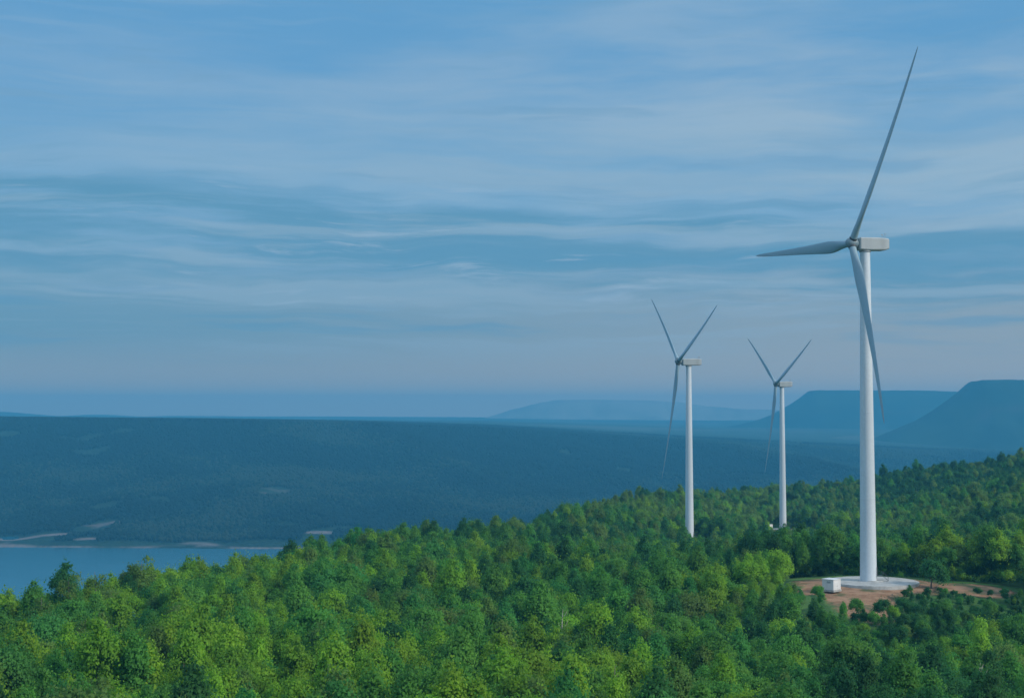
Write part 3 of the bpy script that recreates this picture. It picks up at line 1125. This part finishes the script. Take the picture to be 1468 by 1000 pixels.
# ---- single trees placed where the photograph shows them
special = []                                               # (u, v of the top, Y, shape, tone, height, label)
for u, v, Y_, s, t, h, lab in [
    (58, 842, 318, 'wispy', 'olive green', 8.5, 'thin wispy tree on the brow at the near edge of the lake, farthest left'),
    (98, 822, 328, 'wispy', 'olive green', 9.5, 'wispy olive tree with a leaning tip, second from left on the brow'),
    (141, 807, 338, 'wispy', 'olive green', 9.5, 'tall feathery olive tree against the lake, third on the brow'),
    (150, 822, 334, 'many-lobed', 'olive green', 8.0, 'shorter ragged olive tree beside the feathery one against the lake'),
    (184, 808, 350, 'tall narrow', 'dark green', 9.0, 'slim dark tree standing up against the lake, left of the twin-tipped one'),
    (206, 801, 356, 'wispy', 'olive green', 10.0, 'tallest slim twin-tipped tree against the lake'),
    (246, 827, 352, 'low bushy', 'dark green', 5.0, 'round dark bush on the brow below the lake'),
    (305, 797, 392, 'wide spreading', 'dark green', 8.0, 'flat-topped dark tree on the brow before the lake'),
    (352, 780, 410, 'many-lobed', 'olive green', 10.0, 'tallest leaning tree on the brow at the right end of the lake'),
    (533, 751, 500, 'tall narrow', 'olive green', 10.0, 'narrow tree poking above the skyline right of the lake'),
    (710, 740, 610, 'tall narrow', 'mid green', 9.0, 'narrow tree on the skyline left of the mid-distance turbine'),
    (1335, 796, 384, 'low bushy', 'dark green', 13.0, 'round dark tree growing at the right rim of the concrete pad'),
    (1116, 795, 420, 'tall narrow', 'dark green', 9.0, 'dark upright tree behind the cabin of the nearest turbine'),
    (1092, 727, 935, 'rounded', 'mid green', 11.0, 'round pale tree beside the tiny white cabin'),
]:
    p = at(u, v, Y_)
    special.append((p[0], p[1], p[2], s, t, h, lab))


PALE = paint_mat('dead_wood', (0.42, 0.39, 0.34), 0.9, 0.15, 1.5)
for u, v, Y_, lab in [(806, 872, 300, 'bare pale dead tree standing between green crowns left of the mid turbine'), (1404, 950, 236, 'bare pale dead trunk in the lower right corner')]:
    p = at(u, v, Y_)
    g = float(ground_height(p[0], p[1]))
    h = float(np.clip(p[2] - g, 8, 13))
    b = MB()
    r = random.Random(u)
    b.tube([(0, 0, -0.5), (0.1, 0, h * 0.4), (-0.1, 0.1, h * 0.75), (0.15, 0, h)], [0.22, 0.16, 0.09, 0.03], 7)
    e = thing('dead_tree', lab, 'dead tree', (p[0], p[1], g), 0.0)
    obj('trunk', b.mesh('trunk', PALE, True), e)
    for k in range(5):
        z0 = h * r.uniform(0.5, 0.9)
        a = r.uniform(0, 6.28)
        l = r.uniform(1.0, 2.0)
        b = MB()
        b.tube([(0, 0, z0), (0.5 * l * math.cos(a), 0.5 * l * math.sin(a), z0 + 0.5 * l), (0.8 * l * math.cos(a), 0.8 * l * math.sin(a), z0 + 1.1 * l)], [0.08, 0.05, 0.02], 5)
        obj('limb', b.mesh('limb', PALE, True), e)


def ordinal(k, nn):
    if nn == 2:
        return ('left', 'right')[k] + ' one of two'
    names = ['leftmost', 'second from left', 'third from left', 'fourth from left', 'fifth from left', 'sixth from left', 'seventh from left', 'eighth from left', 'ninth from left']
    if k == nn - 1:
        return 'rightmost'
    if k == nn - 2 and nn > 5:
        return 'second from right'
    return names[min(k, 8)]


def make_tree(x, y, z, s, k, t, sc, rz, label, group):
    e = thing('tree', label, 'tree', (float(x), float(y), float(z)), float(rz), group)
    e.scale = (float(sc) * 0.96, float(sc) * 0.96, float(sc) * TALL)
    obj('trunk', TRUNK[(s, k)], e)
    obj('crown', CROWN[(s, k, t)], e)
    return e


for i, (x, y, ztop, s, t, h, lab) in enumerate(special):
    z = float(ground_height(x, y))
    h = min(max(h, 0.8 * h), 1.25 * h) if ztop is None else float(np.clip(ztop - z, 0.7 * h, 1.5 * h))
    make_tree(x, y, z, s, i % NVAR, t, h / HEIGHT[s], i * 1.9, lab, 'single trees on the brow and by the turbines')

order = np.argsort(np.where(inframe, Y, 1e9))
N_IND = 286
ind = order[:N_IND]
is_ind = np.zeros(n, bool)
is_ind[ind] = True


def where(u):
    for lim, nm in ((150, 'at lower left'), (330, 'below the lake'), (480, 'below the lake end'), (640, 'left of the middle'),
                    (800, 'in the middle'), (925, 'left of the mid turbine'), (1050, 'under the mid turbine'), (1165, 'below the farthest turbine'),
                    (1310, 'below the concrete pad'), (1500, 'at lower right')):
        if u < lim:
            return nm


rows = np.quantile(pv_top[ind], [0.33, 0.66])
keys = {}
for i in ind:
    r_ = 'back row' if pv_top[i] < rows[0] else ('middle row' if pv_top[i] < rows[1] else 'bottom edge')
    sz = 'big ' if scl[i] > 1.05 else ('small ' if scl[i] < 0.78 else '')
    keys.setdefault((sz, TN[tone[i]], SHAPES[shp[i]], where(pu[i]), r_), []).append(i)
GRP = 'foreground woodland trees'
for (sz, t, s, w_, r_), ids in keys.items():
    ids = sorted(ids, key=lambda i: pu[i])
    for k, i in enumerate(ids):
        lab = f'{sz}{t} {s} tree {w_}, {r_}'.replace('bright yellow-green', 'yellow-green')
        if len(ids) > 1:
            lab += ', ' + ordinal(k, len(ids))

        make_tree(X[i], Y[i], Z[i], s, int(var[i]), t, scl[i], rotz[i], lab, GRP)

# ---- all the other trees: one mass of woodland
proto = bpy.data.collections.new('woodland_kinds')
pi = {}
for si, s in enumerate(SHAPES):
    for k in range(NVAR):
        for t in TONES:
            o = bpy.data.objects.new('kind_%03d' % len(pi), CROWN[(s, k, t)])
            proto.objects.link(o)
            pi[(si, k, TN.index(t))] = len(pi)


def woodland(name, px, py, pz, ids, sc, rz):
    me = bpy.data.meshes.new(name)
    me.vertices.add(len(px))
    me.vertices.foreach_set('co', np.stack([px, py, pz], 1).astype(np.float32).ravel())
    for nm, ty, val in (('kind_index', 'INT', ids.astype(np.int32)), ('tree_scale', 'FLOAT', sc.astype(np.float32)), ('tree_turn', 'FLOAT', rz.astype(np.float32))):
        a = me.attributes.new(nm, ty, 'POINT')
        a.data.foreach_set('value', val)
    me.update()
    o = obj(name, me)
    o['kind'] = 'stuff'
    ng = bpy.data.node_groups.new('scatter', 'GeometryNodeTree')
    ng.interface.new_socket('Geometry', in_out='INPUT', socket_type='NodeSocketGeometry')
    ng.interface.new_socket('Geometry', in_out='OUTPUT', socket_type='NodeSocketGeometry')
    gi, go = ng.nodes.new('NodeGroupInput'), ng.nodes.new('NodeGroupOutput')
    ci = ng.nodes.new('GeometryNodeCollectionInfo')
    ci.inputs['Collection'].default_value = proto
    ci.inputs['Separate Children'].default_value = True
    ci.inputs['Reset Children'].default_value = True
    iop = ng.nodes.new('GeometryNodeInstanceOnPoints')
    iop.inputs['Pick Instance'].default_value = True

    def attr(nm, ty):
        a = ng.nodes.new('GeometryNodeInputNamedAttribute')
        a.data_type = ty
        a.inputs['Name'].default_value = nm
        return a.outputs['Attribute']
    L = ng.links.new
    L(gi.outputs[0], iop.inputs['Points'])
    L(ci.outputs[0], iop.inputs['Instance'])
    L(attr('kind_index', 'INT'), iop.inputs['Instance Index'])
    cx = ng.nodes.new('ShaderNodeCombineXYZ')
    L(attr('tree_turn', 'FLOAT'), cx.inputs[2])
    L(cx.outputs[0], iop.inputs['Rotation'])
    sx = ng.nodes.new('ShaderNodeVectorMath')
    sx.operation = 'MULTIPLY'
    L(attr('tree_scale', 'FLOAT'), sx.inputs[0])
    sx.inputs[1].default_value = (0.96, 0.96, TALL)
    L(sx.outputs[0], iop.inputs['Scale'])
    L(iop.outputs[0], go.inputs[0])
    md = o.modifiers.new('scatter', 'NODES')
    md.node_group = ng
    return o


rest = ~is_ind
kid = np.array([pi[(int(a), int(b), int(c))] for a, b, c in zip(shp, var, tone)])
woodland('woodland', X[rest], Y[rest], Z[rest], kid[rest], scl[rest], rotz[rest])

# ---- woodland on the far side of the lake, tree by tree but much simpler crowns
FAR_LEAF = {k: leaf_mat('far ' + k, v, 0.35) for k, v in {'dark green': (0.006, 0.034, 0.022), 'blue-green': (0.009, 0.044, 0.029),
                                                   'mid green': (0.022, 0.072, 0.040), 'olive green': (0.050, 0.092, 0.046)}.items()}  # leaf colours darkened and tinted teal to deepen the distance haze


def far_crown(tone_name, seed):
    r = np.random.default_rng(seed)
    bm = bmesh.new()
    for k in range(4):
        c = Vector((r.uniform(-2.4, 2.4), r.uniform(-2.4, 2.4), r.uniform(3.4, 7.2)))
        rad = r.uniform(2.2, 3.4)
        g = bmesh.ops.create_icosphere(bm, subdivisions=1, radius=rad)
        for v in g['verts']:
            v.co *= r.uniform(0.78, 1.18)
            v.co.z *= 1.15
            v.co += c
    me = bpy.data.meshes.new('far_crown')
    bm.to_mesh(me)
    bm.free()
    me.polygons.foreach_set('use_smooth', [True] * len(me.polygons))
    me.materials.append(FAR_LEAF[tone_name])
    return me


near_proto = proto
proto = bpy.data.collections.new('far_woodland_kinds')
FK = ['dark green', 'blue-green', 'mid green', 'olive green']
for i, t in enumerate(FK):
    for k in range(3):
        proto.objects.link(bpy.data.objects.new('kind_%03d' % (i * 3 + k), far_crown(t, 900 + i * 3 + k)))
sp2 = 8.4
gy = np.arange(2960, 6100, sp2 * 1.25)
cc = []
for j, y_ in enumerate(gy):
    gx = np.arange(-0.56 * y_, 0.54 * y_, sp2) + (sp2 / 2 if j % 2 else 0)
    cc.append(np.stack([gx, np.full_like(gx, y_)], 1))
cc = np.concatenate(cc)
cc += rng.uniform(-0.45, 0.45, cc.shape) * sp2 * np.array([1, 1.25])
fz = ground_height(cc[:, 0], cc[:, 1])
ok = (fz > LAKE + 2.2 + 3 * fbm(cc[:, 0], cc[:, 1], 120, 3, 411))
ok &= fbm(cc[:, 0], cc[:, 1], 170, 4, 402) < np.where(fz < LAKE + 60, 0.30, 0.52)
for (u, v, w, dY, a) in SHORE_PATCHES:
    ok &= (((cc[:, 0] - (u - 734) / F * dY) / (w / F * dY)) ** 2 + ((cc[:, 1] - dY + 55) / (110 if w > 20 else 85)) ** 2) > 1
cc, fz = cc[ok], fz[ok]
m_ = len(cc)
st = fbm(cc[:, 0], cc[:, 1], 300, 4, 407) * 1.2 + fbm(cc[:, 0], cc[:, 1], 900, 2, 419) * 0.7 + rng.normal(size=m_) * 0.17
kind_t = np.where(st < -0.06, 0, np.where(st < 0.16, 1, np.where(st < 0.36, 2, 3)))
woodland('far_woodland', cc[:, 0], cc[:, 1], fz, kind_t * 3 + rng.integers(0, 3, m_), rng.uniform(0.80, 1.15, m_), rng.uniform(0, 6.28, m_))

# ---------------------------------------------------------------- haze
def haze():
    b = MB()
    b.box((0, 6050, (-288 + 168) / 2), (40000, 16100, 168 + 288))
    m = bpy.data.materials.new('haze')
    m.use_nodes = True
    nt = m.node_tree
    nt.nodes.clear()
    out = nt.nodes.new('ShaderNodeOutputMaterial')
    pv = nt.nodes.new('ShaderNodeVolumePrincipled')
    pv.inputs['Color'].default_value = (0.12, 0.60, 0.98, 1)
    pv.inputs['Density'].default_value = 1.3e-4
    pv.inputs['Anisotropy'].default_value = 0.0
    nt.links.new(pv.outputs[0], out.inputs['Volume'])
    o = obj('haze', b.mesh('haze', m))
    o['kind'] = 'stuff'


haze()
